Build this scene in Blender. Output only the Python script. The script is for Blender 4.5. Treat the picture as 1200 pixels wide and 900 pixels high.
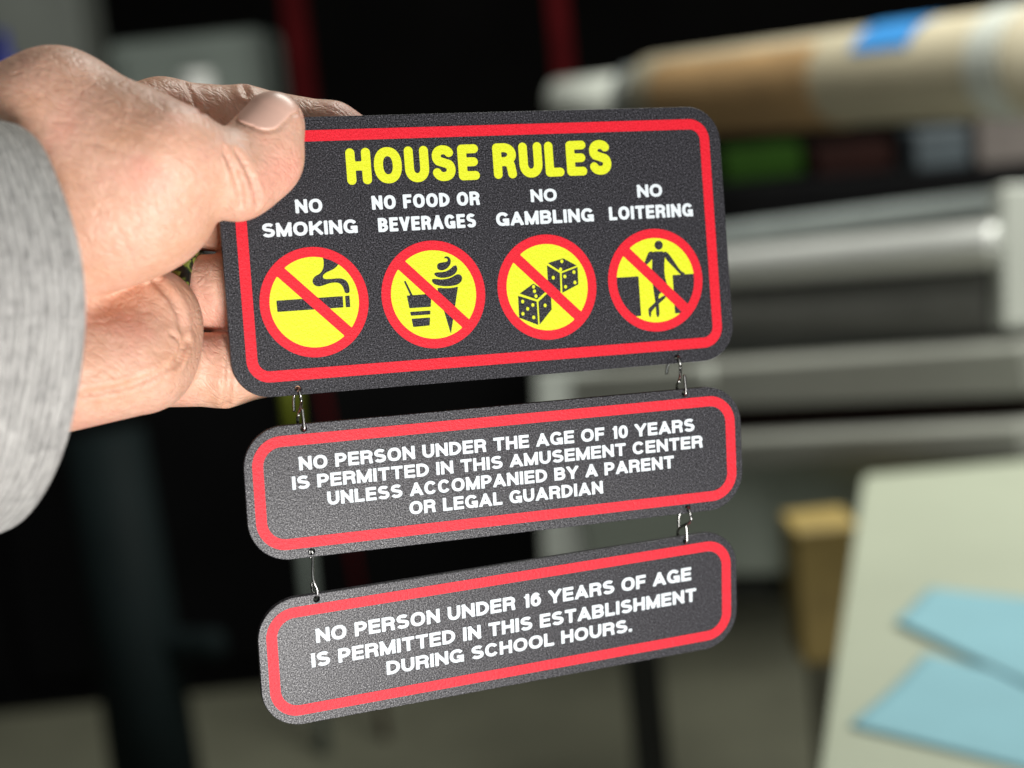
import bpy, bmesh, math, random
import numpy as np
from mathutils import Vector, Matrix, Euler

random.seed(4)
for o in list(bpy.data.objects):
    bpy.data.objects.remove(o)
SC = bpy.context.scene
COL = SC.collection

# ------------------------------------------------------------------ camera
CAM_LOC = Vector((0, 0, 1.35))
CAM_ROT = (Matrix.Rotation(math.radians(80), 3, 'X') @ Matrix.Rotation(math.radians(-6), 3, 'Z')).to_euler()
FPX = 1850.0                                   # focal length in pixels of a 1200 px wide frame
cam = bpy.data.cameras.new('camera')
cam.sensor_width = 36
cam.lens = FPX / 1200 * 36
cam.clip_start = 0.02
cam.clip_end = 200
cam.dof.use_dof = True
cam.dof.focus_distance = 0.432
cam.dof.aperture_fstop = (cam.lens / 1000) / 0.0085
cam_ob = bpy.data.objects.new('camera', cam)
cam_ob.location = CAM_LOC
cam_ob.rotation_euler = CAM_ROT
COL.objects.link(cam_ob)
SC.camera = cam_ob
CM = Matrix.Translation(CAM_LOC) @ CAM_ROT.to_matrix().to_4x4()

# ------------------------------------------------------------------ world + lamps
W = bpy.data.worlds.new('World')
SC.world = W
W.use_nodes = True
W.node_tree.nodes['Background'].inputs[0].default_value = (0.75, 0.85, 0.8, 1)
W.node_tree.nodes['Background'].inputs[1].default_value = 0.05


def area(name, loc, target, sx, sy, watts, col=(1, 1, 1)):
    l = bpy.data.lights.new(name, 'AREA')
    l.shape = 'RECTANGLE'
    l.size, l.size_y = sx, sy
    l.energy = watts
    l.color = col
    o = bpy.data.objects.new(name, l)
    o.location = loc
    d = Vector(target) - Vector(loc)
    o.rotation_euler = d.to_track_quat('-Z', 'Y').to_euler()
    COL.objects.link(o)
    return o


def cs(x, y, z):
    """centimetres in front of the lens (x right, y up, z towards the viewer) to world metres"""
    return CM @ Vector((x / 100, y / 100, z / 100))


area('key_light', cs(26, -41, 20), cs(-2, -1, -44), 0.28, 0.24, 10.8, (1.0, 0.97, 0.94))  # key light, low to the right of the lens, out of view
area('front_light', cs(-6, 6, 70), cs(0, 0, -44), 0.6, 0.4, 1.7, (0.95, 1.0, 0.97))
area('ceiling_light', (1.0, 1.75, 2.95), (0.9, 2.7, 0.6), 1.6, 1.0, 92, (1.0, 1.0, 0.93))

SC.view_settings.view_transform = 'Standard'
SC.view_settings.look = 'None'
SC.view_settings.exposure = 0
SC.view_settings.gamma = 1
SC.render.engine = 'CYCLES'
SC.cycles.use_denoising = True
SC.cycles.max_bounces = 6


# ------------------------------------------------------------------ helpers: tagging, materials
def tag(o, label=None, cat=None, group=None, kind=None):
    if label: o['label'] = label
    if cat: o['category'] = cat
    if group: o['group'] = group
    if kind: o['kind'] = kind
    return o


def empty(name, loc=(0, 0, 0), rot=None):
    o = bpy.data.objects.new(name, None)
    o.empty_display_size = 0.02
    o.location = loc
    if rot is not None: o.rotation_euler = rot
    COL.objects.link(o)
    return o


def link(name, me, mat=None, parent=None, smooth=False):
    o = bpy.data.objects.new(name, me)
    COL.objects.link(o)
    if mat: me.materials.append(mat)
    if parent: o.parent = parent
    if smooth:
        me.polygons.foreach_set('use_smooth', [True] * len(me.polygons))
    return o


class NT:
    def __init__(s, name):
        s.m = bpy.data.materials.new(name)
        s.m.use_nodes = True
        s.t = s.m.node_tree
        s.p = s.t.nodes['Principled BSDF']
    def n(s, typ, **kw):
        nd = s.t.nodes.new(typ)
        for k, v in kw.items():
            if k in nd.inputs: nd.inputs[k].default_value = v
            else: setattr(nd, k, v)
        return nd
    def l(s, a, b):
        s.t.links.new(a, b)
    def coord(s, kind='Object'):
        return s.n('ShaderNodeTexCoord').outputs[kind]
    def ramp(s, fac, stops):
        r = s.n('ShaderNodeValToRGB')
        e = r.color_ramp.elements
        while len(e) < len(stops): e.new(0.5)
        for i, (p, c) in enumerate(stops):
            e[i].position = p
            e[i].color = (*c, 1) if len(c) == 3 else c
        s.l(fac, r.inputs[0])
        return r.outputs[0]
    def bump(s, h, strength, dist, prev=None):
        b = s.n('ShaderNodeBump', Strength=strength, Distance=dist)
        s.l(h, b.inputs['Height'])
        if prev is not None: s.l(prev, b.inputs['Normal'])
        return b.outputs[0]


def simple(name, col, rough=0.5, metal=0.0, var=0.12, scale=12.0, bump=0.0, spec=0.5):
    k = NT(name)
    nz = k.n('ShaderNodeTexNoise', Scale=scale, Detail=6.0, Roughness=0.6)
    k.l(k.coord(), nz.inputs['Vector'])
    c = k.ramp(nz.outputs['Fac'], [(0.3, [x * (1 - var) for x in col]), (0.7, [min(1, x * (1 + var)) for x in col])])
    k.l(c, k.p.inputs['Base Color'])
    k.p.inputs['Roughness'].default_value = rough
    k.p.inputs['Metallic'].default_value = metal
    k.p.inputs['Specular IOR Level'].default_value = spec
    if bump:
        k.l(k.bump(nz.outputs['Fac'], bump, 0.002), k.p.inputs['Normal'])
    return k.m


def haircell(name, lo, hi, rough, spec, bump, scale=2300.0, top=1.08, glint=False):
    """printed or bare textured sign plastic: a fine pebble grain"""
    k = NT(name)
    co = k.coord()
    nz = k.n('ShaderNodeTexNoise', Scale=scale, Detail=2.0, Roughness=0.55)
    k.l(co, nz.inputs['Vector'])
    n3 = k.n('ShaderNodeTexNoise', Scale=scale * 1.13, Detail=1.0, Roughness=0.5)
    k.l(co, n3.inputs['Vector'])
    n2 = k.n('ShaderNodeTexNoise', Scale=scale * 0.37, Detail=1.0)
    k.l(co, n2.inputs['Vector'])
    c = k.ramp(nz.outputs['Fac'], [(0.36, lo), (0.60, hi), (0.74, [min(.95, x * top) for x in hi])])
    k.l(c, k.p.inputs['Base Color'])
    k.p.inputs['Roughness'].default_value = rough
    k.p.inputs['Specular IOR Level'].default_value = spec
    if glint:
        k.l(k.ramp(n3.outputs['Fac'], [(.38, (.10, .10, .10)), (.54, (.34, .34, .34)), (.70, (.72, .72, .72))]), k.p.inputs['Specular IOR Level'])
    b1 = k.bump(nz.outputs['Fac'], bump, 0.00035)
    b2 = k.bump(n2.outputs['Fac'], bump * 0.6, 0.0005, b1)
    k.l(b2, k.p.inputs['Normal'])
    return k.m


M_PANEL = haircell('sign_black_plastic', (0.001, 0.001, 0.002), (0.050, 0.049, 0.057), 0.37, 0.5, 0.13, 2600.0, 3.4, True)  # pale top stop paints the grain's sparkle into the colour
M_RED = haircell('sign_red_print', (0.56, 0.004, 0.014), (0.76, 0.015, 0.034), 0.5, 0.3, 0.25, 3000.0)
M_YEL = haircell('sign_yellow_print', (0.58, 0.63, 0.008), (0.72, 0.77, 0.02), 0.5, 0.4, 0.3, 3000.0)
M_WHT = haircell('sign_white_print', (0.62, 0.68, 0.72), (0.72, 0.78, 0.82), 0.5, 0.35, 0.25, 3000.0)

# ------------------------------------------------------------------ flat shapes from distance fields
def seg_sdf(X, Y, x0, y0, x1, y1, h, rr):
    dx, dy = x1 - x0, y1 - y0
    L = math.hypot(dx, dy) or 1e-6
    ux, uy = dx / L, dy / L
    px, py = X - (x0 + x1) / 2, Y - (y0 + y1) / 2
    u = np.abs(px * ux + py * uy) - (L / 2 + h - rr)
    v = np.abs(-px * uy + py * ux) - (h - rr)
    return np.hypot(np.maximum(u, 0), np.maximum(v, 0)) + np.minimum(np.maximum(u, v), 0) - rr


def cap_sdf(X, Y, x0, y0, x1, y1, h):
    dx, dy = x1 - x0, y1 - y0
    t = np.clip(((X - x0) * dx + (Y - y0) * dy) / (dx * dx + dy * dy + 1e-12), 0, 1)
    return np.hypot(X - x0 - t * dx, Y - y0 - t * dy) - h


def poly_sdf(X, Y, pts):
    d = np.full(X.shape, 1e9)
    s = np.ones(X.shape)
    n = len(pts)
    for i in range(n):
        ax, ay = pts[i]
        bx, by = pts[i - 1]
        ex, ey = bx - ax, by - ay
        wx, wy = X - ax, Y - ay
        t = np.clip((wx * ex + wy * ey) / (ex * ex + ey * ey + 1e-12), 0, 1)
        d = np.minimum(d, np.hypot(wx - ex * t, wy - ey * t))
        c1 = Y >= ay
        c2 = Y < by
        c3 = ex * wy > ey * wx
        flip = (c1 & c2 & c3) | (~c1 & ~c2 & ~c3)
        s = np.where(flip, -s, s)
    return d * s


def chaikin(p, n=2):
    for _ in range(n):
        q = []
        for i in range(len(p)):
            a, b = p[i], p[(i + 1) % len(p)]
            q += [(a[0] * .75 + b[0] * .25, a[1] * .75 + b[1] * .25), (a[0] * .25 + b[0] * .75, a[1] * .25 + b[1] * .75)]
        p = q
    return p


def rrect_sdf(X, Y, hw, hh, r):
    u, v = np.abs(X) - hw + r, np.abs(Y) - hh + r
    return np.hypot(np.maximum(u, 0), np.maximum(v, 0)) + np.minimum(np.maximum(u, v), 0) - r


class Flat:
    """collects flat filled regions (cm) into one mesh"""
    def __init__(s):
        s.v, s.f = [], []
    def add(s, fn, x0, x1, y0, y1, cell, z=0.0):
        nx, ny = int((x1 - x0) / cell) + 2, int((y1 - y0) / cell) + 2
        xs, ys = x0 + np.arange(nx) * cell, y0 + np.arange(ny) * cell
        X, Y = np.meshgrid(xs, ys, indexing='ij')
        D = fn(X, Y)
        D = np.where(np.abs(D) < cell * 0.02, -cell * 0.02, D)
        I = D < 0
        any_in = I[:-1, :-1] | I[1:, :-1] | I[:-1, 1:] | I[1:, 1:]
        key = {}
        def vert(k, x, y):
            if k not in key:
                key[k] = len(s.v)
                s.v.append((x / 100, y / 100, z / 100))
            return key[k]
        for i, j in np.argwhere(any_in):
            c = [(i, j), (i + 1, j), (i + 1, j + 1), (i, j + 1)]
            face = []
            for q in range(4):
                a, b = c[q], c[(q + 1) % 4]
                if I[a]: face.append(vert(a, xs[a[0]], ys[a[1]]))
                if I[a] != I[b]:
                    lo, hi = (a, b) if a < b else (b, a)
                    t = D[lo] / (D[lo] - D[hi])
                    face.append(vert((lo, hi), xs[lo[0]] + t * (xs[hi[0]] - xs[lo[0]]), ys[lo[1]] + t * (ys[hi[1]] - ys[lo[1]])))
            if len(face) >= 3: s.f.append(face)
    def build(s, name, mat, parent):
        me = bpy.data.meshes.new(name)
        me.from_pydata(s.v, [], s.f)
        return link(name, me, mat, parent)


def arc(cx, cy, rx, ry, a0, a1, n=22, p=2.0):
    out = []
    for i in range(n + 1):
        a = math.radians(a0 + (a1 - a0) * i / n)
        c, q = math.cos(a), math.sin(a)
        out.append((cx + rx * math.copysign(abs(c) ** (2 / p), c), cy + ry * math.copysign(abs(q) ** (2 / p), q)))
    return out


GW = dict(A=.98, B=.88, C=.93, D=.90, E=.78, F=.74, G=.98, H=.88, K=.94, L=.72, M=1.06, N=.90, O=1.0, P=.82, R=.88,
          S=.86, T=.84, U=.88, V=.94, Y=.94)
GW.update({'0': .74, '1': .46, '6': .74, '.': .22})


def glyph(ch, Wd, w):
    """centre lines of a bold grotesque capital: ('l', x0,y0,x1,y1) straight or ('c', points) curved"""
    h = w / 2
    l, r, b, t, c = h, Wd - h, h, 1 - h, Wd / 2
    S = []
    L = lambda *p: S.append(('l',) + p)
    C = lambda p: S.append(('c', p))
    m = 0.51
    if ch == 'A':
        L(l, b - .02, c, t); L(c, t, r, b - .02); q = .30; L(l + (c - l) * q, q, r - (r - c) * q, q)
    elif ch in 'BPR':
        L(l, b, l, t)
        y1 = m if ch == 'B' else (.44 if ch == 'P' else .48)
        ry = (t - y1) / 2
        x1 = max(l, r - ry * 1.15 - (.03 if ch == 'B' else 0))
        rx = r - x1 - (.03 if ch == 'B' else 0)
        L(l, t, x1, t); C(arc(x1, (t + y1) / 2, rx, ry, 90, -90)); L(l, y1, x1, y1)
        if ch == 'B':
            ry = (y1 - b) / 2; x1 = max(l, r - ry * 1.15)
            L(l, b, x1, b); C(arc(x1, (b + y1) / 2, r - x1, ry, 90, -90))
        if ch == 'R':
            C(arc(x1, y1 - .15, r - x1 - .04, .15, 90, 0, 12)); L(r - .04, y1 - .15, r - .01, b)
    elif ch == 'C':
        C(arc(c, .5, r - c, .5 - h, 33, 327, 36, 2.2))
    elif ch == 'D':
        x1 = max(l, r - .44)
        L(l, b, l, t); L(l, t, x1, t); L(l, b, x1, b); C(arc(x1, .5, r - x1, .5 - h, 90, -90, 28, 2.15))
    elif ch == 'E':
        L(l, b, l, t); L(l, t, r, t); L(l, m, r - .03, m); L(l, b, r, b)
    elif ch == 'F':
        L(l, b, l, t); L(l, t, r, t); L(l, .49, r - .05, .49)
    elif ch == 'G':
        C(arc(c, .5, r - c, .5 - h, 34, 312, 36, 2.2)); L(c + .12, .42, r, .42); L(r, .42, r, b)
    elif ch == 'H':
        L(l, b, l, t); L(r, b, r, t); L(l, m, r, m)
    elif ch == 'I':
        L(l, b, l, t)
    elif ch == 'K':
        L(l, b, l, t); L(l, .36, r - .02, t); L(l + .36 * (r - l), .58, r, b)
    elif ch == 'L':
        L(l, b, l, t); L(l, b, r, b)
    elif ch == 'M':
        L(l, b, l, t); L(r, b, r, t); L(l, t, c, b); L(r, t, c, b)
    elif ch == 'N':
        L(l, b, l, t); L(r, b, r, t); L(l, t, r, b)
    elif ch in 'O0':
        C(arc(c, .5, r - c, .5 - h, 0, 360, 44, 2.25))
    elif ch == 'S':
        q = .515
        C(arc(c, (t + q) / 2, r - c - .015, (t - q) / 2, 30, 225, 26, 2.2) + arc(c, (b + q) / 2, r - c, (q - b) / 2, 45, -158, 26, 2.2))
    elif ch == 'T':
        L(l, t, r, t); L(c, b, c, t)
    elif ch == 'U':
        ry = min(.36, r - c + .06)
        L(l, b + ry, l, t); L(r, b + ry, r, t); C(arc(c, b + ry, r - c, ry, 180, 360, 26, 2.2))
    elif ch == 'V':
        L(l, t + .02, c, b); L(c, b, r, t + .02)
    elif ch == 'Y':
        L(l, t + .02, c, .42); L(c, .42, r, t + .02); L(c, .42, c, b)
    elif ch == '1':
        L(r, b, r, t); C([(l + .02, .72), (r - .08, .77), (r, t)])
    elif ch == '6':
        ry = .30 - h / 2 + .02
        C(arc(c, b + ry, r - c, ry, 0, 360, 30)); C(arc(c, .52, r - c, t - .52, 180, 40, 18) ); L(l, b + ry, l, .52)
    elif ch == '.':
        L(l, h, l + .001, h)
    return S


def text(fl, s, xl, xr, yb, cap, w, rnd, sp=.10, word=.30, thin=.86):
    """one line of lettering between xl and xr on baseline yb"""
    chars = list(s)
    yb, cap = yb - cap * .015, cap * 1.035
    fixed = sum((w if ch in 'I.' else 0) + (word if ch == ' ' else 0) for ch in chars) + sp * sum(
        1 for i in range(len(chars) - 1) if chars[i] != ' ' and chars[i + 1] != ' ')
    flex = sum(GW[ch] for ch in chars if ch not in 'I. ')
    sx = ((xr - xl) / cap - fixed) / flex
    x = 0.0
    h = w / 2
    for i, ch in enumerate(chars):
        if ch == ' ':
            x += word
            continue
        Wd = w if ch in 'I.' else GW[ch] * sx
        kx = thin
        S = glyph(ch, Wd * kx, w * kx)
        h = w * kx / 2
        def fn(X, Y, S=S, h=h, kx=kx):
            u, v = X * kx, Y
            d = np.full(X.shape, 1e9)
            for q in S:
                if q[0] == 'l': d = np.minimum(d, seg_sdf(u, v, *q[1:], h, h * rnd))
                else:
                    p = q[1]
                    e = np.full(X.shape, 1e9)
                    for a, bb in zip(p[:-1], p[1:]): e = np.minimum(e, cap_sdf(u, v, *a, *bb, h))
                    if rnd < .95 and math.hypot(p[0][0] - p[-1][0], p[0][1] - p[-1][1]) > .05:
                        for a, bb in ((p[0], p[2]), (p[-1], p[-3])):      # cut the stroke square at its ends
                            L = math.hypot(a[0] - bb[0], a[1] - bb[1])
                            along = ((u - a[0]) * (a[0] - bb[0]) + (v - a[1]) * (a[1] - bb[1])) / L
                            e = np.maximum(e, -np.maximum(np.hypot(u - a[0], v - a[1]) - h * 1.6, .25 * h * rnd - along))
                    d = np.minimum(d, e)
            if rnd < .95:
                d = np.maximum(d, np.maximum(-v, v - 1))
            return d
        g = Flat()
        g.add(fn, -.06, Wd + .06, -.06, 1.06, 1 / 30)
        o = len(fl.v)
        fl.v += [((xl + cap * (x + a * 100)) / 100, (yb + cap * b * 100) / 100, z) for a, b, z in g.v]
        fl.f += [[k + o for k in f] for f in g.f]
        x += Wd
        if i + 1 < len(chars) and chars[i + 1] != ' ': x += sp


# ------------------------------------------------------------------ the three signs
ZP = 0.006        # thickness of the print above the plastic, cm


def sign_root(rx, ry, rz, tx, ty, d, label):
    R = Matrix.Rotation(rz, 4, 'Z') @ Matrix.Rotation(ry, 4, 'Y') @ Matrix.Rotation(rx, 4, 'X')
    m = CM @ Matrix.Translation((tx / 100, ty / 100, -d / 100)) @ R
    o = empty('rule_sign')
    o.matrix_world = m
    tag(o, label, 'sign', 'hanging rule signs')
    return o


def sign_panel(parent, x0, x1, y0, y1, r, holes, thick=0.17):
    cu = bpy.data.curves.new('panel_outline', 'CURVE')
    cu.dimensions = '2D'
    cu.fill_mode = 'BOTH'
    def spline(pts):
        sp = cu.splines.new('POLY')
        sp.points.add(len(pts) - 1)
        for p, q in zip(sp.points, pts): p.co = (q[0] / 100, q[1] / 100, 0, 1)
        sp.use_cyclic_u = True
    pts = []
    for cx, cy, a in ((x1 - r, y1 - r, 0), (x0 + r, y1 - r, 90), (x0 + r, y0 + r, 180), (x1 - r, y0 + r, 270)):
        for k in range(17):
            t = math.radians(a + 90 * k / 16)
            pts.append((cx + r * math.cos(t), cy + r * math.sin(t)))
    spline(pts)
    for hx, hy in holes:
        spline([(hx + .088 * math.cos(2 * math.pi * k / 20), hy + .088 * math.sin(2 * math.pi * k / 20)) for k in range(20)])
    bv = 0.012
    cu.extrude = (thick / 2 - bv) / 100
    cu.bevel_depth = bv / 100
    cu.bevel_resolution = 1
    cu.offset = -bv / 100
    tmp = bpy.data.objects.new('panel_outline', cu)
    COL.objects.link(tmp)
    me = bpy.data.meshes.new_from_object(tmp.evaluated_get(bpy.context.evaluated_depsgraph_get()))
    bpy.data.objects.remove(tmp)
    for v in me.vertices: v.co.z -= thick / 200
    me.materials.clear()
    return link('panel', me, M_PANEL, parent)


def border(parent, hw, hh, ro, t):
    f = Flat()
    fn = lambda X, Y: np.maximum(rrect_sdf(X, Y, hw, hh, ro), -rrect_sdf(X, Y, hw - t, hh - t, max(.05, ro - t)))
    f.add(fn, -hw - .05, hw + .05, -hh - .05, hh + .05, .045, ZP)
    return f.build('border', M_RED, parent)


def lettering(parent, name, mat, lines, w, rnd, sp=.10, word=.30, thin=.86):
    f = Flat()
    for s, xl, xr, yb, cap in lines: text(f, s, xl, xr, yb, cap, w, rnd, sp, word, thin)
    o = f.build(name, mat, parent)
    o.location = (0, 0, ZP / 100)
    return o


H1 = 3.339
s1 = sign_root(0.0359, 0.3231, 0.0844, -0.647, 3.8789, 44.09,
               'largest top sign with yellow HOUSE RULES heading and four round symbols, pinched by the hand')
sign_panel(s1, -7.40, 7.36, -3.73, 3.70, 1.02, [(-5.67, -3.565), (5.507, -3.545)])
border(s1, 7.0, H1, .62, .30)
lettering(s1, 'heading', M_YEL, [('HOUSE RULES', -3.89, 3.86, 1.845, .955)], .258, 1.0, sp=.085, word=.42, thin=.97)
CAPS = [[('NO', -5.37, -4.63, 1.134, .36), ('SMOKING', -6.31, -3.705, .53, .365)],
        [('NO FOOD OR', -3.26, -.17, 1.134, .37), ('BEVERAGES', -3.13, -.33, .52, .375)],
        [('NO', 1.34, 2.125, 1.145, .345), ('GAMBLING', .265, 3.205, .517, .372)],
        [('NO', 4.60, 5.387, 1.135, .355), ('LOITERING', 3.677, 6.32, .52, .372)]]
for ln in CAPS: lettering(s1, 'caption', M_WHT, ln, .27, .5, sp=.10, word=.54)

PIC = dict(
 cig=[(-.694,.072),(.526,.078),(.522,-.129),(-.691,-.133)], ash=[(.569,.078),(.651,.081),(.652,-.129),(.567,-.129)],
 smoke=[(.201,.878),(.214,.789),(.226,.725),(.208,.602),(.144,.509),(.044,.474),(-.009,.408),(-.009,.34),(.043,.287),(.126,.276),(.241,.311),(.355,.337),(.467,.325),(.525,.28),(.556,.209),(.57,.125),(.66,.125),(.663,.23),(.636,.329),(.57,.388),(.473,.408),(.332,.402),(.22,.403),(.181,.438),(.199,.493),(.287,.537),(.402,.577),(.484,.647),(.617,.8)],
 cup=[(-.521,.012),(-.046,.016),(-.126,-.568),(-.442,-.575)], straw=[(-.558,.28),(-.52,.283),(-.41,.019),(-.454,.013)],
 cone=[(.073,.116),(.477,.114),(.271,-.754)],
 sc1=[(-.026,.277),(.02,.294),(.193,.264),(.358,.291),(.466,.352),(.539,.343),(.579,.284),(.549,.2),(.45,.144),(.272,.132),(.097,.157),(-.002,.205)],
 sc2=[(.027,.386),(.072,.409),(.234,.403),(.355,.452),(.419,.514),(.479,.516),(.497,.444),(.452,.362),(.329,.304),(.166,.294),(.066,.328)],
 sc3=[(.096,.523),(.13,.578),(.219,.587),(.292,.589),(.324,.624),(.298,.659),(.239,.656),(.271,.695),(.329,.69),(.375,.64),(.373,.564),(.329,.496),(.252,.444),(.163,.435),(.106,.466)],
 dice=[[(.04,.456),(.36,.53),(.631,.376),(.298,.279)],[(.02,.419),(.274,.252),(.257,-.124),(.016,.064)],[(.308,.25),(.642,.349),(.632,.016),(.294,-.126)],
       [(-.568,-.087),(-.28,.085),(-.032,-.077),(-.227,-.221)],[(-.604,-.126),(-.236,-.258),(-.24,-.705),(-.612,-.541)],[(-.204,-.265),(.062,-.06),(.052,-.429),(-.212,-.701)]],
 dots=[(.328,.474),(.292,.323),(.132,.173),(.368,.182),(.56,.255),(.368,-.015),(.566,.055),(-.279,.024),(-.267,-.06),(-.244,-.156),(-.519,-.24),(-.32,-.319),(-.429,-.384),(-.531,-.472),(-.32,-.555),(-.074,-.343)],
 torso=[(-.073,.562),(.264,.548),(.215,.404),(.19,.08),(.245,-.131),(.216,-.307),(.107,-.241),(.032,-.295),(.032,-.473),(.03,-.715),(-.042,-.72),(-.039,-.468),(-.065,-.171),(-.074,.125),(-.042,.418)],
 larm=[(-.073,.568),(-.01,.55),(-.042,.418),(-.157,.307),(-.219,.34),(-.192,.397),(-.124,.535)],
 rarm=[(.216,.552),(.286,.531),(.369,.426),(.542,.143),(.628,.111),(.626,.079),(.522,.085),(.462,.159),(.207,.434)],
 bleg=[(.102,-.314),(.248,-.309),(-.138,-.58),(-.154,-.712),(-.192,-.704),(-.206,-.546),(-.172,-.525)],
 lblk=[(-1.08,.097),(-.359,.097),(-.36,-.672),(-1.138,-.67)], rblk=[(.365,.078),(1.046,.078),(.985,-.672),(.36,-.672)])
U = lambda *d: np.minimum.reduce(d)
P_ = lambda X, Y, k, sm=0: poly_sdf(X, Y, chaikin(PIC[k], sm) if sm else PIC[k])


def sym_smoke(X, Y):
    return U(P_(X, Y, 'cig'), P_(X, Y, 'ash'), P_(X, Y, 'smoke', 2))


def sym_food(X, Y):
    cup = np.maximum(P_(X, Y, 'cup'), np.maximum(.034 - np.abs(Y + .258), .028 - np.abs(Y + .392)))
    cone = np.maximum(P_(X, Y, 'cone'), -(P_(X, Y, 'sc1', 2) - .035))
    return U(cup, P_(X, Y, 'straw'), cone, P_(X, Y, 'sc1', 2), P_(X, Y, 'sc2', 2), P_(X, Y, 'sc3', 2))


def sym_dice(X, Y):
    d = U(*[poly_sdf(X, Y, p) for p in PIC['dice']])
    e = U(*[np.hypot((X - a) * 1.12, Y - b) - .035 for a, b in PIC['dots']])
    return np.maximum(d, -e)


def sym_loiter(X, Y):
    body = U(P_(X, Y, 'torso', 1), P_(X, Y, 'larm', 1), P_(X, Y, 'rarm', 1), P_(X, Y, 'lblk'), P_(X, Y, 'rblk'),
             np.hypot(X - .113, Y - .676) - .088)
    gap = cap_sdf(X, Y, .205, -.29, -.15, -.525, .014)
    return U(np.maximum(body, -gap), P_(X, Y, 'bleg', 1))


RR, RIN, HB = 1.487, .82, .102


def bar_sdf(X, Y):
    return np.abs(X + Y) * .7071 - HB


for k, sym in enumerate((sym_smoke, sym_food, sym_dice, sym_loiter)):
    x0, y0 = -5.042 + 3.344 * k, -1.276
    ring = Flat()
    def red(X, Y):
        q = np.hypot(X, Y)
        return np.maximum(q - 1, np.minimum(RIN - q, bar_sdf(X, Y)))
    def yel(X, Y):
        q = np.hypot(X, Y)
        return np.maximum(np.maximum(q - RIN, -bar_sdf(X, Y)), -sym(X, Y))
    ring.add(red, -1.03, 1.03, -1.03, 1.03, .018)
    disc = Flat()
    disc.add(yel, -.86, .86, -.86, .86, .011)
    for fl in (ring, disc): fl.v = [(a * RR, b * RR, z) for a, b, z in fl.v]
    ro = ring.build('prohibition_ring', M_RED, s1)
    ro.location = (x0 / 100, y0 / 100, ZP / 100)
    disc.build('pictogram', M_YEL, ro)

H2 = 1.53
s2 = sign_root(0.1169, 0.3098, 0.0866, -0.1526, -2.3836, 43.727,
               'middle hanging sign lettered NO PERSON UNDER THE AGE OF 10 YEARS in four white lines')
sign_panel(s2, -7.22, 7.2, -1.80, 1.80, 1.10, [(-5.568, 1.67), (5.453, 1.67), (-5.569, -1.65), (5.42, -1.65)])
border(s2, 7.0, H2, .80, .29)
lettering(s2, 'lettering', M_WHT, [('NO PERSON UNDER THE AGE OF 10 YEARS', -5.758, 5.726, .57, .355),
          ('IS PERMITTED IN THIS AMUSEMENT CENTER', -5.975, 5.96, .068, .348),
          ('UNLESS ACCOMPANIED BY A PARENT', -5.058, 5.041, -.44, .354), ('OR LEGAL GUARDIAN', -2.823, 2.828, -.947, .352)],
          .262, .22, sp=.11, word=.58)
s3 = sign_root(0.2155, 0.362, 0.113, 0.0069, -6.7931, 44.547,
               'lowest hanging sign lettered NO PERSON UNDER 16 YEARS OF AGE in three white lines')
sign_panel(s3, -7.22, 7.2, -1.80, 1.80, 1.10, [(-5.57, 1.66), (5.512, 1.65)])
border(s3, 7.0, H2, .80, .29)
lettering(s3, 'lettering', M_WHT, [('NO PERSON UNDER 16 YEARS OF AGE', -5.656, 5.682, .437, .39),
          ('IS PERMITTED IN THIS ESTABLISHMENT', -5.82, 5.84, -.232, .39), ('DURING SCHOOL HOURS.', -3.738, 3.722, -.822, .378)],
          .262, .22, sp=.11, word=.58)


# ------------------------------------------------------------------ tubes, boxes, cylinders
def catmull(P, n=8):
    P = [Vector(p) for p in P]
    Q = [P[0]] + P + [P[-1]]
    out = []
    for i in range(1, len(Q) - 2):
        a, b, c, d = Q[i - 1:i + 3]
        for k in range(n):
            t = k / n
            out.append(.5 * ((2 * b) + (c - a) * t + (2 * a - 5 * b + 4 * c - d) * t * t + (3 * b - a - 3 * c + d) * t ** 3))
    out.append(P[-1])
    return out


def tube(bm, P, r, seg=10, caps=True):
    P = [Vector(p) for p in P]
    rings = []
    up = None
    for i, p in enumerate(P):
        d = (P[min(i + 1, len(P) - 1)] - P[max(i - 1, 0)]).normalized()
        if up is None:
            up = d.orthogonal().normalized()
        up = (up - d * up.dot(d)).normalized()
        v = d.cross(up)
        rr = r[i] if isinstance(r, (list, tuple)) else r
        rings.append([bm.verts.new(p + (up * math.cos(2 * math.pi * k / seg) + v * math.sin(2 * math.pi * k / seg)) * rr) for k in range(seg)])
    for a, b in zip(rings[:-1], rings[1:]):
        for k in range(seg):
            bm.faces.new((a[k], a[(k + 1) % seg], b[(k + 1) % seg], b[k]))
    if caps:
        bm.faces.new(rings[0][::-1]); bm.faces.new(rings[-1])
    return bm


def finish(name, bm, mat, parent=None, smooth=False, bevel=0.0, loc=None):
    if bevel:
        bmesh.ops.bevel(bm, geom=[e for e in bm.edges], offset=bevel, segments=2, affect='EDGES', profile=.5, clamp_overlap=True)
    bmesh.ops.recalc_face_normals(bm, faces=bm.faces)
    me = bpy.data.meshes.new(name)
    if loc is not None:
        bmesh.ops.translate(bm, verts=bm.verts, vec=-Vector(loc))
    bm.to_mesh(me)
    bm.free()
    o = link(name, me, mat, parent, smooth)
    if loc is not None and parent is None: o.location = loc
    return o


M_WIRE = simple('steel_wire', (0.34, 0.34, 0.33), 0.30, 1.0, .08, 300)


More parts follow.
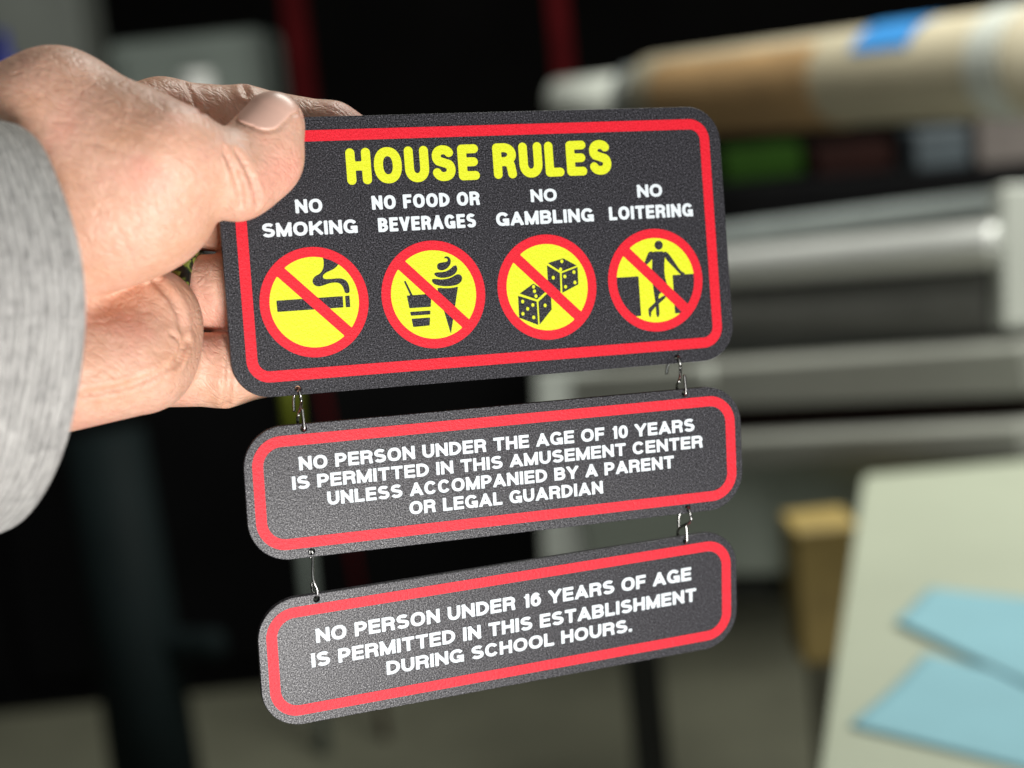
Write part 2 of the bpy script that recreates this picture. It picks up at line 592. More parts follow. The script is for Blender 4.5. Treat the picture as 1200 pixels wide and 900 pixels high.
def hook(ra, ha, rb, hb, label, dx=-.10, tail=.62, lean=.0, link=False):
    """a bent wire: short tail behind the upper sign, out through its hole, down the front, behind and up through the lower hole"""
    A, B = ra.matrix_world, rb.matrix_world
    a = lambda x, y, z: A @ Vector(((ha[0] + x) / 100, (ha[1] + y) / 100, z / 100))
    b = lambda x, y, z: B @ Vector(((hb[0] + x) / 100, (hb[1] + y) / 100, z / 100))
    P = [a(dx, -tail, -.30), a(dx * .8, -.25, -.30), a(-.02, -.03, -.22), a(0, .015, -.08), a(.01, -.02, .06), a(.03, -.18, .09), a(.05 + lean, -.40, .04),
         b(-.08, .40, -.12), b(-.10, .2, -.28), b(-.06, .02, -.28), b(0, -.02, -.10), b(0, -.01, .07), b(.0, .12, .10), b(-.02, .56, .09)]
    if link:
        P = [a(.03, -.30, -.26), a(.0, -.03, -.24), a(-.01, .015, -.08), a(0, -.02, .07), a(.04, -.16, .09), b(-.05, .55, .08),
             b(.03, .22, .12), b(.01, .02, .08), b(0, -.02, -.08), b(0, .05, -.26), b(-.02, .3, -.28)]
    P = [p - P[3] for p in P]
    bm = bmesh.new()
    tube(bm, catmull(P, 7), .00042, 8)
    o = finish('wire_hook', bm, M_WIRE, None, True)
    o.location = a(0, .015, -.08)
    tag(o, label, 'hook', 'bent wire hooks joining the signs')


hook(s1, (-5.67, -3.565), s2, (-5.568, 1.67), 'bent steel wire hook below the no smoking symbol, linking top sign to middle sign')
hook(s1, (5.507, -3.545), s2, (5.453, 1.67), 'bent steel wire hook below the no loitering symbol, linking top sign to middle sign', dx=-.24, tail=.48)
hook(s2, (-5.569, -1.65), s3, (-5.57, 1.66), 'bent steel wire hook at left end between the middle sign and lowest sign', link=True)
hook(s2, (5.42, -1.65), s3, (5.512, 1.65), 'bent steel wire hook at right end between the middle sign and lowest sign', dx=-.18, tail=.6)

# ------------------------------------------------------------------ the person: hand, sleeve, nail, ring
def hp(px, py, d):
    """a point of the hand skeleton: bearing in frame units and centimetres from the lens"""
    return np.array([(px - 600) / FPX * d, (450 - py) / FPX * d, -d])


def rcone(P, a, b, ra, rb):
    ab = b - a
    t = np.clip(((P - a) @ ab) / (ab @ ab), 0, 1)
    q = P - a - t[..., None] * ab
    return np.sqrt((q * q).sum(-1)) - (ra + (rb - ra) * t)


def ellip(P, c, r, R=None):
    q = P - c
    if R is not None: q = q @ R
    q = q / r
    k = np.sqrt((q * q).sum(-1))
    return (k - 1) * min(r)


def smin(a, b, k):
    h = np.maximum(k - np.abs(a - b), 0) / k
    return np.minimum(a, b) - h * h * k * .25


def smax(a, b, k):
    return -smin(-a, -b, k)


J = dict(
    cmc=hp(66, 138, 40.0), wr_t=hp(-70, 210, 39.6), mcp=hp(196, 182, 39.0), pp=hp(228, 196, 38.8), ip=hp(276, 208, 40.1), tip=hp(320, 144, 40.75))
THUMB_AX = (J['tip'] - J['ip']) / np.linalg.norm(J['tip'] - J['ip'])
# finger chains: root in the palm, knuckle, first bend, second bend, tip
FING = [
    [(hp(20, 200, 40.5), 1.25), (hp(190, 142, 43.4), 1.10), (hp(286, 143, 44.1), .98), (hp(388, 156, 44.3), .86), (hp(440, 178, 44.6), .72)],
    [(hp(10, 270, 40.5), 1.25), (hp(170, 245, 43.9), 1.12), (hp(272, 251, 43.5), 1.03), (hp(392, 250, 44.2), .90), (hp(456, 250, 44.9), .75)],
    [(hp(10, 330, 40.5), 1.25), (hp(165, 345, 43.6), 1.12), (hp(268, 343, 43.3), 1.04), (hp(382, 338, 44.1), .90), (hp(440, 332, 44.8), .74)],
    [(hp(10, 390, 40.5), 1.25), (hp(160, 430, 42.6), 1.10), (hp(262, 434, 42.95), .98), (hp(340, 425, 43.6), .80), (hp(392, 412, 44.1), .66)],
]
S1 = np.array(CM.inverted() @ s1.matrix_world)      # the top sign in the hand's own frame (metres)
S1R, S1T = S1[:3, :3], S1[:3, 3] * 100


def palm_sdf(P):
    d = smin(rcone(P, J['wr_t'], J['cmc'], 2.2, 1.66), rcone(P, J['cmc'], J['mcp'], 1.66, 1.30), .6)
    d = smin(d, ellip(P, hp(152, 224, 39.7), np.array([2.3, 2.22, 1.9])), .7)          # ball of the thumb
    d = smin(d, ellip(P, hp(70, 232, 39.9), np.array([2.35, 2.6, 1.9])), .9)
    heel = smin(rcone(P, hp(20, 438, 39.9), hp(160, 424, 40.7), 1.75, 1.38), ellip(P, hp(192, 394, 41.2), np.array([.95, 1.5, 1.05])), .5)
    heel = smin(heel, ellip(P, hp(120, 372, 41.6), np.array([2.2, 1.5, 1.3])), .7)
    back = rcone(P, hp(-120, 330, 39.6), hp(10, 300, 40.2), 2.9, 2.5)                      # wrist into the sleeve
    for f in FING:
        back = smin(back, rcone(P, f[0][0], f[1][0], f[0][1], f[1][1]), .6)
    heel = smin(heel, back, .5)
    return smin(d, heel, .10)


def thumb_sdf(P):
    d = smin(rcone(P, J['mcp'], J['ip'], 1.25, 1.06), rcone(P, J['ip'], J['tip'], 1.06, .80), .25)
    # fleshy pad below the axis, pressed towards the sign
    d = smin(d, ellip(P, (J['ip'] * .45 + J['tip'] * .55) + np.array([.34, -.30, -.10]), np.array([.86, .95, .74])), .5)
    return d


def fing_sdf(P):
    d = None
    for f in FING:
        e = None
        for (a, ra), (b, rb) in zip(f[:-1], f[1:]):
            c = rcone(P, a, b, ra, rb)
            e = c if e is None else smin(e, c, .22)
        d = e if d is None else smin(d, e, .10)
    return d


def hand_raw(P):
    d = smin(palm_sdf(P), fing_sdf(P), .35)
    d = smin(d, thumb_sdf(P), .22)
    q = (P - S1T) @ S1R                              # keep the flesh off the sign plate
    slab = np.maximum(np.abs(q[..., 2] + .085) - .095, np.maximum(np.abs(q[..., 0]) - 7.42, np.abs(q[..., 1]) - 3.72))
    return smax(d, -slab, .12)


# creases: (points across the hand as x, y in frame units, half width, depth) laid on the skin along the viewing bearing
CREASE = [
    ([(262, 176), (272, 196), (281, 222), (283, 240)], .045, .075), ([(276, 178), (290, 200), (300, 226), (302, 240)], .045, .075),
    ([(290, 186), (303, 206), (311, 226)], .035, .05), ([(268, 186), (274, 206), (276, 226)], .03, .04),
    ([(150, 178), (178, 194), (205, 222)], .035, .035), ([(112, 196), (140, 214), (176, 240)], .03, .035),
    ([(96, 166), (140, 176), (180, 204), (196, 236)], .03, .03), ([(118, 240), (136, 262), (150, 292), (151, 306)], .035, .045),
    ([(92, 214), (118, 232), (134, 246)], .03, .03), ([(168, 160), (206, 178), (232, 202)], .03, .03),
    ([(130, 150), (170, 158), (214, 176)], .03, .025), ([(74, 200), (100, 226), (126, 270)], .03, .025),
    ([(100, 462), (150, 452), (198, 430), (220, 400)], .05, .06), ([(183, 330), (204, 356), (214, 392), (206, 428)], .06, .07),
    ([(200, 392), (212, 405), (210, 425)], .04, .05),
    ([(268, 396), (269, 430), (266, 474)], .05, .07), ([(255, 322), (255, 345), (252, 372)], .03, .025),
    ([(215, 92), (224, 112), (236, 134)], .04, .04), ([(284, 92), (288, 112)], .05, .06),
]
CREASE = [(p, w, d * (1.4 if w >= .04 else .6)) for p, w, d in CREASE]
rk = random.Random(11)
for _ in range(46):                                   # fine skin folds over the ball of the thumb
    x, y = rk.uniform(92, 236), rk.uniform(120, 300)
    if (x - 160) ** 2 / 6200 + (y - 212) ** 2 / 9000 > 1: continue
    a = math.radians(22 + 46 * (y - 120) / 180 + rk.uniform(-14, 14) + (12 if x > 200 else 0))
    L, bend = rk.uniform(14, 46), rk.uniform(-.25, .25)
    CREASE.append(([(x - L / 2 * math.cos(a), y - L / 2 * math.sin(a)), (x + bend * L * .2, y), (x + L / 2 * math.cos(a + bend), y + L / 2 * math.sin(a + bend))],
                   rk.uniform(.016, .024), rk.uniform(.010, .022)))
for k_ in range(12):                                  # and over the heel and the little finger
    x, y = rk.uniform(110, 190), rk.uniform(360, 470)
    a = math.radians(rk.uniform(-40, 20))
    L = rk.uniform(16, 40)
    CREASE.append(([(x - L / 2 * math.cos(a), y - L / 2 * math.sin(a)), (x, y + rk.uniform(-3, 3)), (x + L / 2 * math.cos(a), y + L / 2 * math.sin(a))], .022, rk.uniform(.01, .018)))


def drop_on_skin(px, py):
    ds = np.arange(33.5, 47, .04)
    P = np.array([hp(px, py, d) for d in ds])
    v = hand_raw(P)
    k = np.argmax(v < 0)
    return P[k] if v[k] < 0 else None


CR3 = []
for pts, wd, dep in CREASE:
    q = [drop_on_skin(*p[:2]) for p in catmull([(a, b, 0) for a, b in pts], 6)]
    q = [p for p in q if p is not None]
    q = [p for i, p in enumerate(q) if i == 0 or np.linalg.norm(p - q[i - 1]) < .6]
    if len(q) > 1: CR3.append((q, wd, dep))


def nail_box(P):
    ax = THUMB_AX
    dors = np.array([-.22, .24, .95])
    dors = dors - ax * (dors @ ax)
    dors /= np.linalg.norm(dors)
    side = np.cross(ax, dors)
    q = P - (J['tip'] - ax * -.02)
    u, v, w = q @ ax, q @ side, q @ dors
    flat = rrect_sdf(u + .05, v, .74, .60, .42)
    return np.maximum(flat, -w + .12), flat, w


def hand_sdf(P):
    d = hand_raw(P)
    near = np.abs(d) < .5
    pn = P[near]
    dn = d[near]
    for q, wd, dep in CR3:
        lo, hi = np.min(q, 0) - .4, np.max(q, 0) + .4
        m = np.all((pn > lo) & (pn < hi), -1)
        if not m.any(): continue
        pm = pn[m]
        c = np.full(len(pm), 9.0)
        for a, b in zip(q[:-1], q[1:]): c = np.minimum(c, rcone(pm, a, b, 0, 0))
        t = np.linspace(0, 1, 2)
        dn[m] += dep * np.exp(-(c / (wd * 1.5)) ** 2) - dep * (.35 if wd >= .04 else 0) * np.exp(-((c - wd * 4) / (wd * 2.2)) ** 2)
    nb, flat, w = nail_box(pn)
    dn += np.where(w > .1, .05 * np.exp(-((flat - .02) / .05) ** 2), 0)       # groove round the nail
    d[near] = dn
    return d


def surface_nets(fn, lo, hi, h):
    ax = [np.arange(a, b + h, h) for a, b in zip(lo, hi)]
    n = [len(a) for a in ax]
    D = np.empty(n, np.float32)
    for i in range(0, n[0], 16):
        G = np.stack(np.meshgrid(ax[0][i:i + 16], ax[1], ax[2], indexing='ij'), -1)
        D[i:i + 16] = fn(G)
    I = D < 0
    cs_ = [(a, b, c) for a in (0, 1) for b in (0, 1) for c in (0, 1)]
    sl = lambda A, o: A[o[0]:n[0] - 1 + o[0], o[1]:n[1] - 1 + o[1], o[2]:n[2] - 1 + o[2]]
    cnt = sum(sl(I, o).astype(np.int8) for o in cs_)
    act = np.argwhere((cnt > 0) & (cnt < 8))
    idx = -np.ones([k - 1 for k in n], np.int64)
    idx[tuple(act.T)] = np.arange(len(act))
    acc = np.zeros((len(act), 3))
    num = np.zeros(len(act))
    for a in cs_:
        for k in range(3):
            if a[k]: continue
            b = list(a); b[k] = 1
            va = D[tuple((act + a).T)]
            vb = D[tuple((act + b).T)]
            m = (va < 0) != (vb < 0)
            t = np.where(m, va / np.where(m, va - vb, 1), 0)
            p = np.tile(np.array(a, float), (len(act), 1))
            p[:, k] += t
            acc[m] += p[m]
            num[m] += 1
    V = (act + acc / num[:, None]) * h + np.array([a[0] for a in ax])
    F = []
    for k in range(3):
        u, v = (k + 1) % 3, (k + 2) % 3
        e = [0, 0, 0]; e[k] = 1
        A = I[:n[0] - e[0], :n[1] - e[1], :n[2] - e[2]]
        B = I[e[0]:, e[1]:, e[2]:]
        X = np.argwhere(A != B)
        X = X[(X[:, u] > 0) & (X[:, v] > 0) & (X[:, u] < n[u] - 1) & (X[:, v] < n[v] - 1)]
        du, dv = np.zeros(3, int), np.zeros(3, int)
        du[u] = 1; dv[v] = 1
        q = np.stack([idx[tuple((X - du - dv).T)], idx[tuple((X - dv).T)], idx[tuple(X.T)], idx[tuple((X - du).T)]], 1)
        fl = ~A[tuple(X.T)]
        q[fl] = q[fl][:, ::-1]
        F.append(q)
    return V, np.concatenate(F)


def net_mesh(name, fn, lo, hi, h, mat, parent, relax=0):
    V, F = surface_nets(fn, lo, hi, h)
    me = bpy.data.meshes.new(name)
    me.from_pydata([tuple(p) for p in (V - ORG) / 100], [], F.tolist())
    o = link(name, me, mat, parent, True)
    return o


def skin_material():
    k = NT('skin')
    co = k.coord()
    big = k.n('ShaderNodeTexNoise', Scale=45.0, Detail=4.0, Roughness=.55)
    k.l(co, big.inputs['Vector'])
    fine = k.n('ShaderNodeTexNoise', Scale=420.0, Detail=3.0, Roughness=.6)
    k.l(co, fine.inputs['Vector'])
    c1 = k.ramp(big.outputs['Fac'], [(.30, (.66, .375, .25)), (.52, (.74, .445, .33)), (.72, (.78, .38, .295))])
    c2 = k.ramp(fine.outputs['Fac'], [(.35, (.90, .86, .84)), (.65, (1, 1, 1))])
    mx = k.n('ShaderNodeMix', data_type='RGBA', blend_type='MULTIPLY')
    mx.inputs[0].default_value = 1
    k.l(c1, mx.inputs[6]); k.l(c2, mx.inputs[7])
    k.l(mx.outputs[2], k.p.inputs['Base Color'])
    k.p.inputs['Roughness'].default_value = .46
    k.p.inputs['Specular IOR Level'].default_value = .4
    k.p.inputs['Subsurface Weight'].default_value = .35
    k.p.inputs['Subsurface Radius'].default_value = (1.0, .35, .2)
    k.p.inputs['Subsurface Scale'].default_value = .003
    # skin lines: long shallow cells running across the ball of the thumb, finer ones between, then pores
    rt = k.n('ShaderNodeMapping', Rotation=(0, 0, math.radians(42)))
    k.l(co, rt.inputs['Vector'])
    wob = k.n('ShaderNodeTexNoise', Scale=130.0, Detail=2.0)
    k.l(co, wob.inputs['Vector'])
    ad = k.n('ShaderNodeVectorMath', operation='MULTIPLY_ADD')
    ad.inputs[1].default_value = (.006, .006, .006)
    k.l(wob.outputs['Color'], ad.inputs[0]); k.l(rt.outputs[0], ad.inputs[2])
    hs = []
    for sc_, w_ in (((95, 370, 230), .16), ((240, 640, 420), .2), ((620, 980, 800), .25)):
        mp = k.n('ShaderNodeMapping', Scale=sc_)
        k.l(ad.outputs[0], mp.inputs['Vector'])
        vo = k.n('ShaderNodeTexVoronoi', feature='DISTANCE_TO_EDGE', Scale=1.0)
        k.l(mp.outputs[0], vo.inputs['Vector'])
        hs.append(k.ramp(vo.outputs['Distance'], [(0, (0, 0, 0)), (w_, (1, 1, 1))]))
    b = k.bump(hs[0], .23, .00040)
    b = k.bump(hs[1], .28, .00028, b)
    b = k.bump(hs[2], .22, .00018, b)
    b = k.bump(fine.outputs['Fac'], .25, .0004, b)
    k.l(b, k.p.inputs['Normal'])
    return k.m


M_SKIN = skin_material()
M_NAIL = simple('fingernail', (.74, .47, .38), .36, 0, .06, 60)
ORG = np.array([-7.4, 2.0, -42.0])                    # where the sign's left edge sits in the grip
person = empty('person')
person.matrix_world = CM @ Matrix.Translation(Vector(ORG / 100))
tag(person, 'bare left hand in a grey knit sleeve pinching the top sign between thumb and fingers', 'person')
net_mesh('hand', hand_sdf, (-17.5, -1.8, -46.2), (-3.0, 9.3, -35.0), .064, M_SKIN, person)


def nail_sdf(P):
    nb, flat, w = nail_box(P)
    return np.maximum(np.maximum(hand_raw(P) - .006, flat + .01), np.maximum(-w + .12, -hand_raw(P) - .14))


net_mesh('fingernail', nail_sdf, J['tip'] - 1.4, J['tip'] + 1.4, .04, M_NAIL, person)

# ring on the ring finger
k = NT('ring_camouflage')
nz = k.n('ShaderNodeTexNoise', Scale=420.0, Detail=2.0)
k.l(k.coord(), nz.inputs['Vector'])
k.l(k.ramp(nz.outputs['Fac'], [(.44, (.012, .014, .012)), (.5, (.05, .07, .02)), (.56, (.25, .32, .06))]), k.p.inputs['Base Color'])
k.p.inputs['Roughness'].default_value = .3
M_RING = k.m
bm = bmesh.new()
rc = hp(226, 344, 43.45)
rax = FING[2][2][0] - FING[2][1][0]
rax = rax / np.linalg.norm(rax)
ra_, rb_ = np.cross(rax, [0, 1, 0]), None
ra_ /= np.linalg.norm(ra_)
rb_ = np.cross(rax, ra_)
prof = [(-.30, 1.05), (-.26, 1.19), (-.15, 1.23), (.15, 1.23), (.26, 1.19), (.30, 1.05), (.0, 1.0)]
rings = []
for i in range(64):
    t = 2 * math.pi * i / 64
    rings.append([bm.verts.new(((rc + rax * u + (ra_ * math.cos(t) + rb_ * math.sin(t)) * r - ORG) / 100)) for u, r in prof])
for i in range(64):
    a, b = rings[i], rings[(i + 1) % 64]
    for j in range(len(prof)):
        bm.faces.new((a[j], a[(j + 1) % len(prof)], b[(j + 1) % len(prof)], b[j]))
finish('ring', bm, M_RING, person, True)


def knit_material():
    k = NT('heather_knit')
    uv = k.n('ShaderNodeUVMap', uv_map='UVMap').outputs[0]
    ob = k.coord()
    sep = k.n('ShaderNodeSeparateXYZ')
    k.l(uv, sep.inputs[0])
    # fine courses running round the cuff, wobbling a little
    mp = k.n('ShaderNodeMapping', Scale=(30, 200, 1))
    k.l(uv, mp.inputs['Vector'])
    nz = k.n('ShaderNodeTexNoise', Scale=1.0, Detail=4.0, Roughness=.65, noise_dimensions='2D')
    k.l(mp.outputs[0], nz.inputs['Vector'])
    sp = k.n('ShaderNodeTexNoise', Scale=330.0, Detail=4.0, Roughness=.7)
    k.l(ob, sp.inputs['Vector'])
    wv = k.n('ShaderNodeTexWave', wave_type='BANDS', bands_direction='Y', Scale=36.0, Distortion=1.3, Detail=2.0)
    wv.inputs['Detail Scale'].default_value = 2.0
    k.l(uv, wv.inputs['Vector'])
    c1 = k.ramp(nz.outputs['Fac'], [(.30, (.42, .415, .41)), (.5, (.55, .545, .535)), (.70, (.68, .675, .66))])
    c2 = k.ramp(sp.outputs['Fac'], [(.30, (.66, .65, .64)), (.52, (1, .99, .97))])
    mx = k.n('ShaderNodeMix', data_type='RGBA', blend_type='MULTIPLY')
    mx.inputs[0].default_value = 1
    k.l(c1, mx.inputs[6]); k.l(c2, mx.inputs[7])
    m3 = k.n('ShaderNodeMix', data_type='RGBA', blend_type='MULTIPLY')
    m3.inputs[0].default_value = 1
    k.l(mx.outputs[2], m3.inputs[6])
    k.l(k.ramp(wv.outputs['Fac'], [(.10, (.66, .66, .66)), (.6, (1, 1, 1))]), m3.inputs[7])
    k.l(m3.outputs[2], k.p.inputs['Base Color'])
    k.p.inputs['Roughness'].default_value = .95
    k.p.inputs['Sheen Weight'].default_value = .3
    b = k.bump(wv.outputs['Fac'], .9, .0009)
    b = k.bump(nz.outputs['Fac'], .7, .0012, b)
    b = k.bump(sp.outputs['Fac'], .5, .0010, b)
    k.l(b, k.p.inputs['Normal'])
    return k.m


M_KNIT = knit_material()
SC0 = hp(-18, 381, 39.0)
SAX = np.array([.70, 0, -.714])
SAX /= np.linalg.norm(SAX)
SB = np.array([.714, 0, .70]); SB /= np.linalg.norm(SB)
SU = np.array([0, 1.0, 0])
bm = bmesh.new()
uvl = bm.loops.layers.uv.new('UVMap')
NTH, grid, uvs = 200, [], {}
prof = [(-5.0, 4.1), (-2.5, 4.35), (-1.0, 4.5), (-.25, 4.63), (-.05, 4.75), (0, 4.85), (-.05, 4.97), (-.2, 5.03)] + [(-.45 - .17 * i, 5.05) for i in range(190)]
rs = random.Random(2)
ph = [rs.uniform(0, 6.28) for _ in range(12)]
acc = 0
for j, (s_, r0) in enumerate(prof):
    if j: acc += math.hypot(s_ - prof[j - 1][0], r0 - prof[j - 1][1])
    row = []
    for i in range(NTH):
        t = 2 * math.pi * i / NTH
        dep = min(1, max(0, -s_ / 3))
        r = r0 + .10 * math.sin(3 * t + ph[0] + .25 * s_) + .05 * math.sin(7 * t + ph[1] - .5 * s_) + .14 * dep * math.sin(1.1 * s_ + ph[2] + 1.6 * math.sin(t + ph[3])) \
            + .06 * dep * math.sin(2.6 * s_ + ph[4] + 2 * math.sin(2 * t + ph[5]))
        so = s_ + .12 * math.sin(2 * t + ph[6]) + .06 * math.sin(5 * t + ph[7])
        sag = -.02 * s_ * s_ * .3
        p = SC0 + SAX * so + (SB * math.cos(t) + SU * math.sin(t)) * r
        v = bm.verts.new((p - ORG) / 100)
        uvs[v] = (i / NTH, acc / 20)
        row.append(v)
    grid.append(row)
for a, b in zip(grid[:-1], grid[1:]):
    for i in range(NTH):
        f = bm.faces.new((a[i], b[i], b[(i + 1) % NTH], a[(i + 1) % NTH]))
        for lp in f.loops:
            u, v = uvs[lp.vert]
            if i == NTH - 1 and u == 0: u = 1.0
            lp[uvl].uv = (u, v)
finish('sleeve', bm, M_KNIT, person, True)

# ------------------------------------------------------------------ the workshop behind
def at(px, py, D):
    return CM @ Vector(((px - 600) / FPX * D, (450 - py) / FPX * D, -D))


def on_plane(px, py, z):
    d = at(px, py, 1.0) - CAM_LOC
    return CAM_LOC + d * ((z - CAM_LOC.z) / d.z)


UPV = Vector((0, 0, 1))


def beam_bm(p0, p1, h, dep, bm=None, grow=0.0, bev=.006):
    """a bar from p0 to p1, h tall and dep deep"""
    bm = bm or bmesh.new()
    x = p1 - p0
    L = x.length + grow
    x.normalize()
    up = UPV if abs(x.z) < .9 else Vector((0, -1, 0))
    y = up.cross(x).normalized()
    z = x.cross(y)
    m = Matrix((x, y, z)).transposed().to_4x4()
    m.translation = (p0 + p1) / 2
    r = bmesh.ops.create_cube(bm, size=1)
    bmesh.ops.scale(bm, vec=(L, dep, h), verts=r['verts'])
    if bev:
        es = list({e for v in r['verts'] for e in v.link_edges})
        rr = bmesh.ops.bevel(bm, geom=es, offset=bev, segments=3, affect='EDGES', profile=.5)
        vs = list({v for f in rr['faces'] for v in f.verts} | {v for v in r['verts'] if v.is_valid})
        vs = [v for v in bm.verts] if len(bm.verts) <= len(vs) else vs
    else: vs = r['verts']
    bmesh.ops.transform(bm, matrix=m, verts=vs)
    return bm


def box_to(px0, px1, pytop, D, zbot, depth, bev=.01):
    """an upright box whose front top edge runs between two bearings at distance D and which stands at height zbot"""
    a, b = at(px0, pytop, D), at(px1, pytop, D)
    top = (a.z + b.z) / 2
    p0 = Vector((a.x, (a.y + b.y) / 2 + depth / 2, (top + zbot) / 2))
    p1 = Vector((b.x, p0.y, p0.z))
    return beam_bm(p0, p1, top - zbot, depth, None, 0, bev), Vector(((a.x + b.x) / 2, p0.y, zbot))


def local(o_bm, root):
    bmesh.ops.transform(o_bm, matrix=root.matrix_world.inverted(), verts=o_bm.verts)
    return o_bm


def root_at(name, loc, label, cat, group=None):
    o = empty(name, loc)
    bpy.context.view_layer.update()
    return tag(o, label, cat, group)


M_FLOOR = simple('concrete_floor', (.15, .15, .105), .8, 0, .18, 3.0)
M_WALL = simple('dark_wall', (.006, .0055, .0055), .9, 0, .4, 1.5, 0, .1)
M_BLACK = simple('black_lacquer', (.002, .002, .0024), .7, 0, .3, 4, 0, .08)
M_TEAL = simple('dark_teal_paint', (.005, .009, .0095), .7, 0, .2, 6, 0, .1)
M_REDP = simple('dark_red_paint', (.05, .002, .003), .85, 0, .25, 7, 0, .08)
M_GREYG = simple('grey_green_paint', (.17, .20, .18), .6, 0, .15, 5)
M_PALE = simple('pale_grey_paint', (.30, .32, .29), .5, 0, .1, 6)
M_WHITE = simple('white_plastic', (.50, .52, .47), .4, 0, .06, 9)
M_STEEL = simple('brushed_steel', (.36, .40, .39), .5, .25, .1, 8)
M_ROLL_LIT = simple('roller_lit_top', (.66, .67, .64), .36, .35, .05, 8)
M_ROLL_SHADE = simple('roller_shaded_underside', (.11, .11, .10), .6, 0, .15, 8, 0, .3)
M_BEAM = simple('grey_machine_paint', (.30, .305, .27), .45, 0, .1, 5)
M_MACH = simple('slate_machine_panel', (.44, .49, .43), .5, 0, .12, 5)
M_DARK = simple('dark_rubber', (.035, .037, .033), .7, 0, .2, 9, 0, .2)
M_CREAM = simple('cream_paper', (.40, .355, .25), .7, 0, .08, 7)
M_KRAFT = simple('kraft_paper', (.38, .235, .105), .75, 0, .15, 14)
M_TAPE = simple('blue_masking_tape', (.03, .21, .52), .6, 0, .08, 20)
M_TOP = simple('cream_tabletop', (.36, .39, .30), .5, 0, .05, 5)
M_NOTE = simple('light_blue_paper', (.20, .39, .45), .75, 0, .05, 9)
M_WOOD = simple('ochre_wood', (.29, .21, .065), .6, 0, .2, 11)
M_BLUE = simple('deep_blue_plastic', (.015, .025, .30), .4, 0, .1, 10)
M_GREEN = simple('green_card', (.011, .034, .003), .9, 0, .15, 10, 0, .1)
M_LIME = simple('lime_plastic', (.16, .19, .01), .5, 0, .1, 20)
M_BROWN = simple('brown_card', (.014, .005, .004), .9, 0, .2, 10, 0, .1)
M_LILAC = simple('grey_blue_wrap', (.06, .075, .085), .5, 0, .15, 10)
M_PINK = simple('dusty_pink_wrap', (.15, .13, .12), .5, 0, .15, 10)

bm = bmesh.new()
bmesh.ops.create_grid(bm, x_segments=2, y_segments=2, size=30)
tag(finish('floor', bm, M_FLOOR), kind='structure')
bm = bmesh.new()
beam_bm(Vector((-9, 7.2, 2.5)), Vector((9, 7.2, 2.5)), 5.0, .2, bm, 0, 0)
tag(finish('wall', bm, M_WALL), 'dark back wall of the workshop behind the shelving', 'wall')

# black cabinet and what stands on it
bm, p = box_to(-420, 668, 318, 3.72, 0, .62)
r = root_at('cabinet', p, 'large black cabinet standing on the floor behind the hanging signs', 'cabinet')
ctop = at(124, 318, 3.72).z
ctop = p.z + max(v.co.z for v in bm.verts)
finish('cabinet_body', local(bm, r), M_BLACK, r)
bm, q = box_to(-400, 655, 318, 3.68, 0, .03)
for k in range(3):
    x0, x1 = p.x - 1.05 + k * .72, p.x - 1.05 + k * .72 + .66
    d = beam_bm(Vector((x0, p.y - .325, ctop / 2)), Vector((x1, p.y - .325, ctop / 2)), ctop - .16, .02, None, 0, .004)
    finish('door', local(d, r), M_BLACK, r)
bm.free()


def standing(name, px0, px1, pytop, D, depth, mat, label, cat, group=None, zb=None, bev=.012):
    bm, p = box_to(px0, px1, pytop, D, ctop if zb is None else zb, depth, bev)
    o = finish(name, bm, mat, None, False, 0, p)
    return tag(o, label, cat, group)


def upright(px0, px1, D, label):
    a, b = at(px0, 60, D), at(px1, 60, D)
    c, w = (a.x + b.x) / 2, (b - a).length
    r = root_at('shelf_upright', Vector((c, a.y, ctop)), label, 'post', 'dark red shelf uprights')
    d = beam_bm(Vector((c, a.y, ctop)), Vector((c, a.y, 3.0)), w, .05, None, 0, .004)
    finish('post', local(d, r), M_REDP, r)
    d = beam_bm(Vector((c - w * .9, a.y, ctop + .006)), Vector((c + w * .9, a.y, ctop + .006)), .012, .09, None, 0, .002)
    finish('foot_plate', local(d, r), M_REDP, r)


upright(326, 376, 3.95, 'dark red shelf upright behind the thumb, on the black cabinet')
upright(637, 678, 3.95, 'dark red shelf upright above the HOUSE RULES sign, on the black cabinet')

r = root_at('equipment_case', Vector((at(215, 50, 4.1).x, at(215, 50, 4.1).y + .15, ctop)), 'grey-green equipment case behind the wrist, standing on the black cabinet', 'case')
bm, p = box_to(118, 312, 42, 4.05, ctop, .3, .03)
finish('case_body', local(bm, r), M_GREYG, r)
bm, p = box_to(140, 290, 58, 4.04, ctop + .12, .02, .004)
finish('front_panel', local(bm, r), M_GREYG, r)

bm = bmesh.new()
c = at(228, 85, 3.86)  # jar added for a bright highlight, carried by its near-white colour
for (z0, z1, r0, r1) in ((ctop, c.z - .03, .045, .045), (c.z - .03, c.z, .045, .04)):
    tube(bm, [Vector((c.x, c.y, z0)), Vector((c.x, c.y, z1))], [r0, r1], 24)
tag(finish('jar', bm, simple('white_highlight', (.85, .86, .83), .2, 0, .02, 9), None, True, 0, Vector((c.x, c.y, ctop))), 'white jar added for the bright highlight just above the wrist', 'jar')
bm = bmesh.new()
c = at(2, 52, 3.9)
tube(bm, [Vector((c.x, c.y, ctop)), Vector((c.x, c.y, c.z - .06)), Vector((c.x, c.y, c.z - .02)), Vector((c.x, c.y, c.z + .03))], [.04, .04, .016, .016], 20)
tag(finish('bottle', bm, M_BLUE, None, True, 0, Vector((c.x, c.y, ctop))), 'deep blue bottle at the far left beside the sleeve', 'bottle')
standing('pillar', -60, 52, -260, 4.7, .3, M_PALE, 'pale grey pillar at the far left edge behind the hand', 'pillar', None, 0)

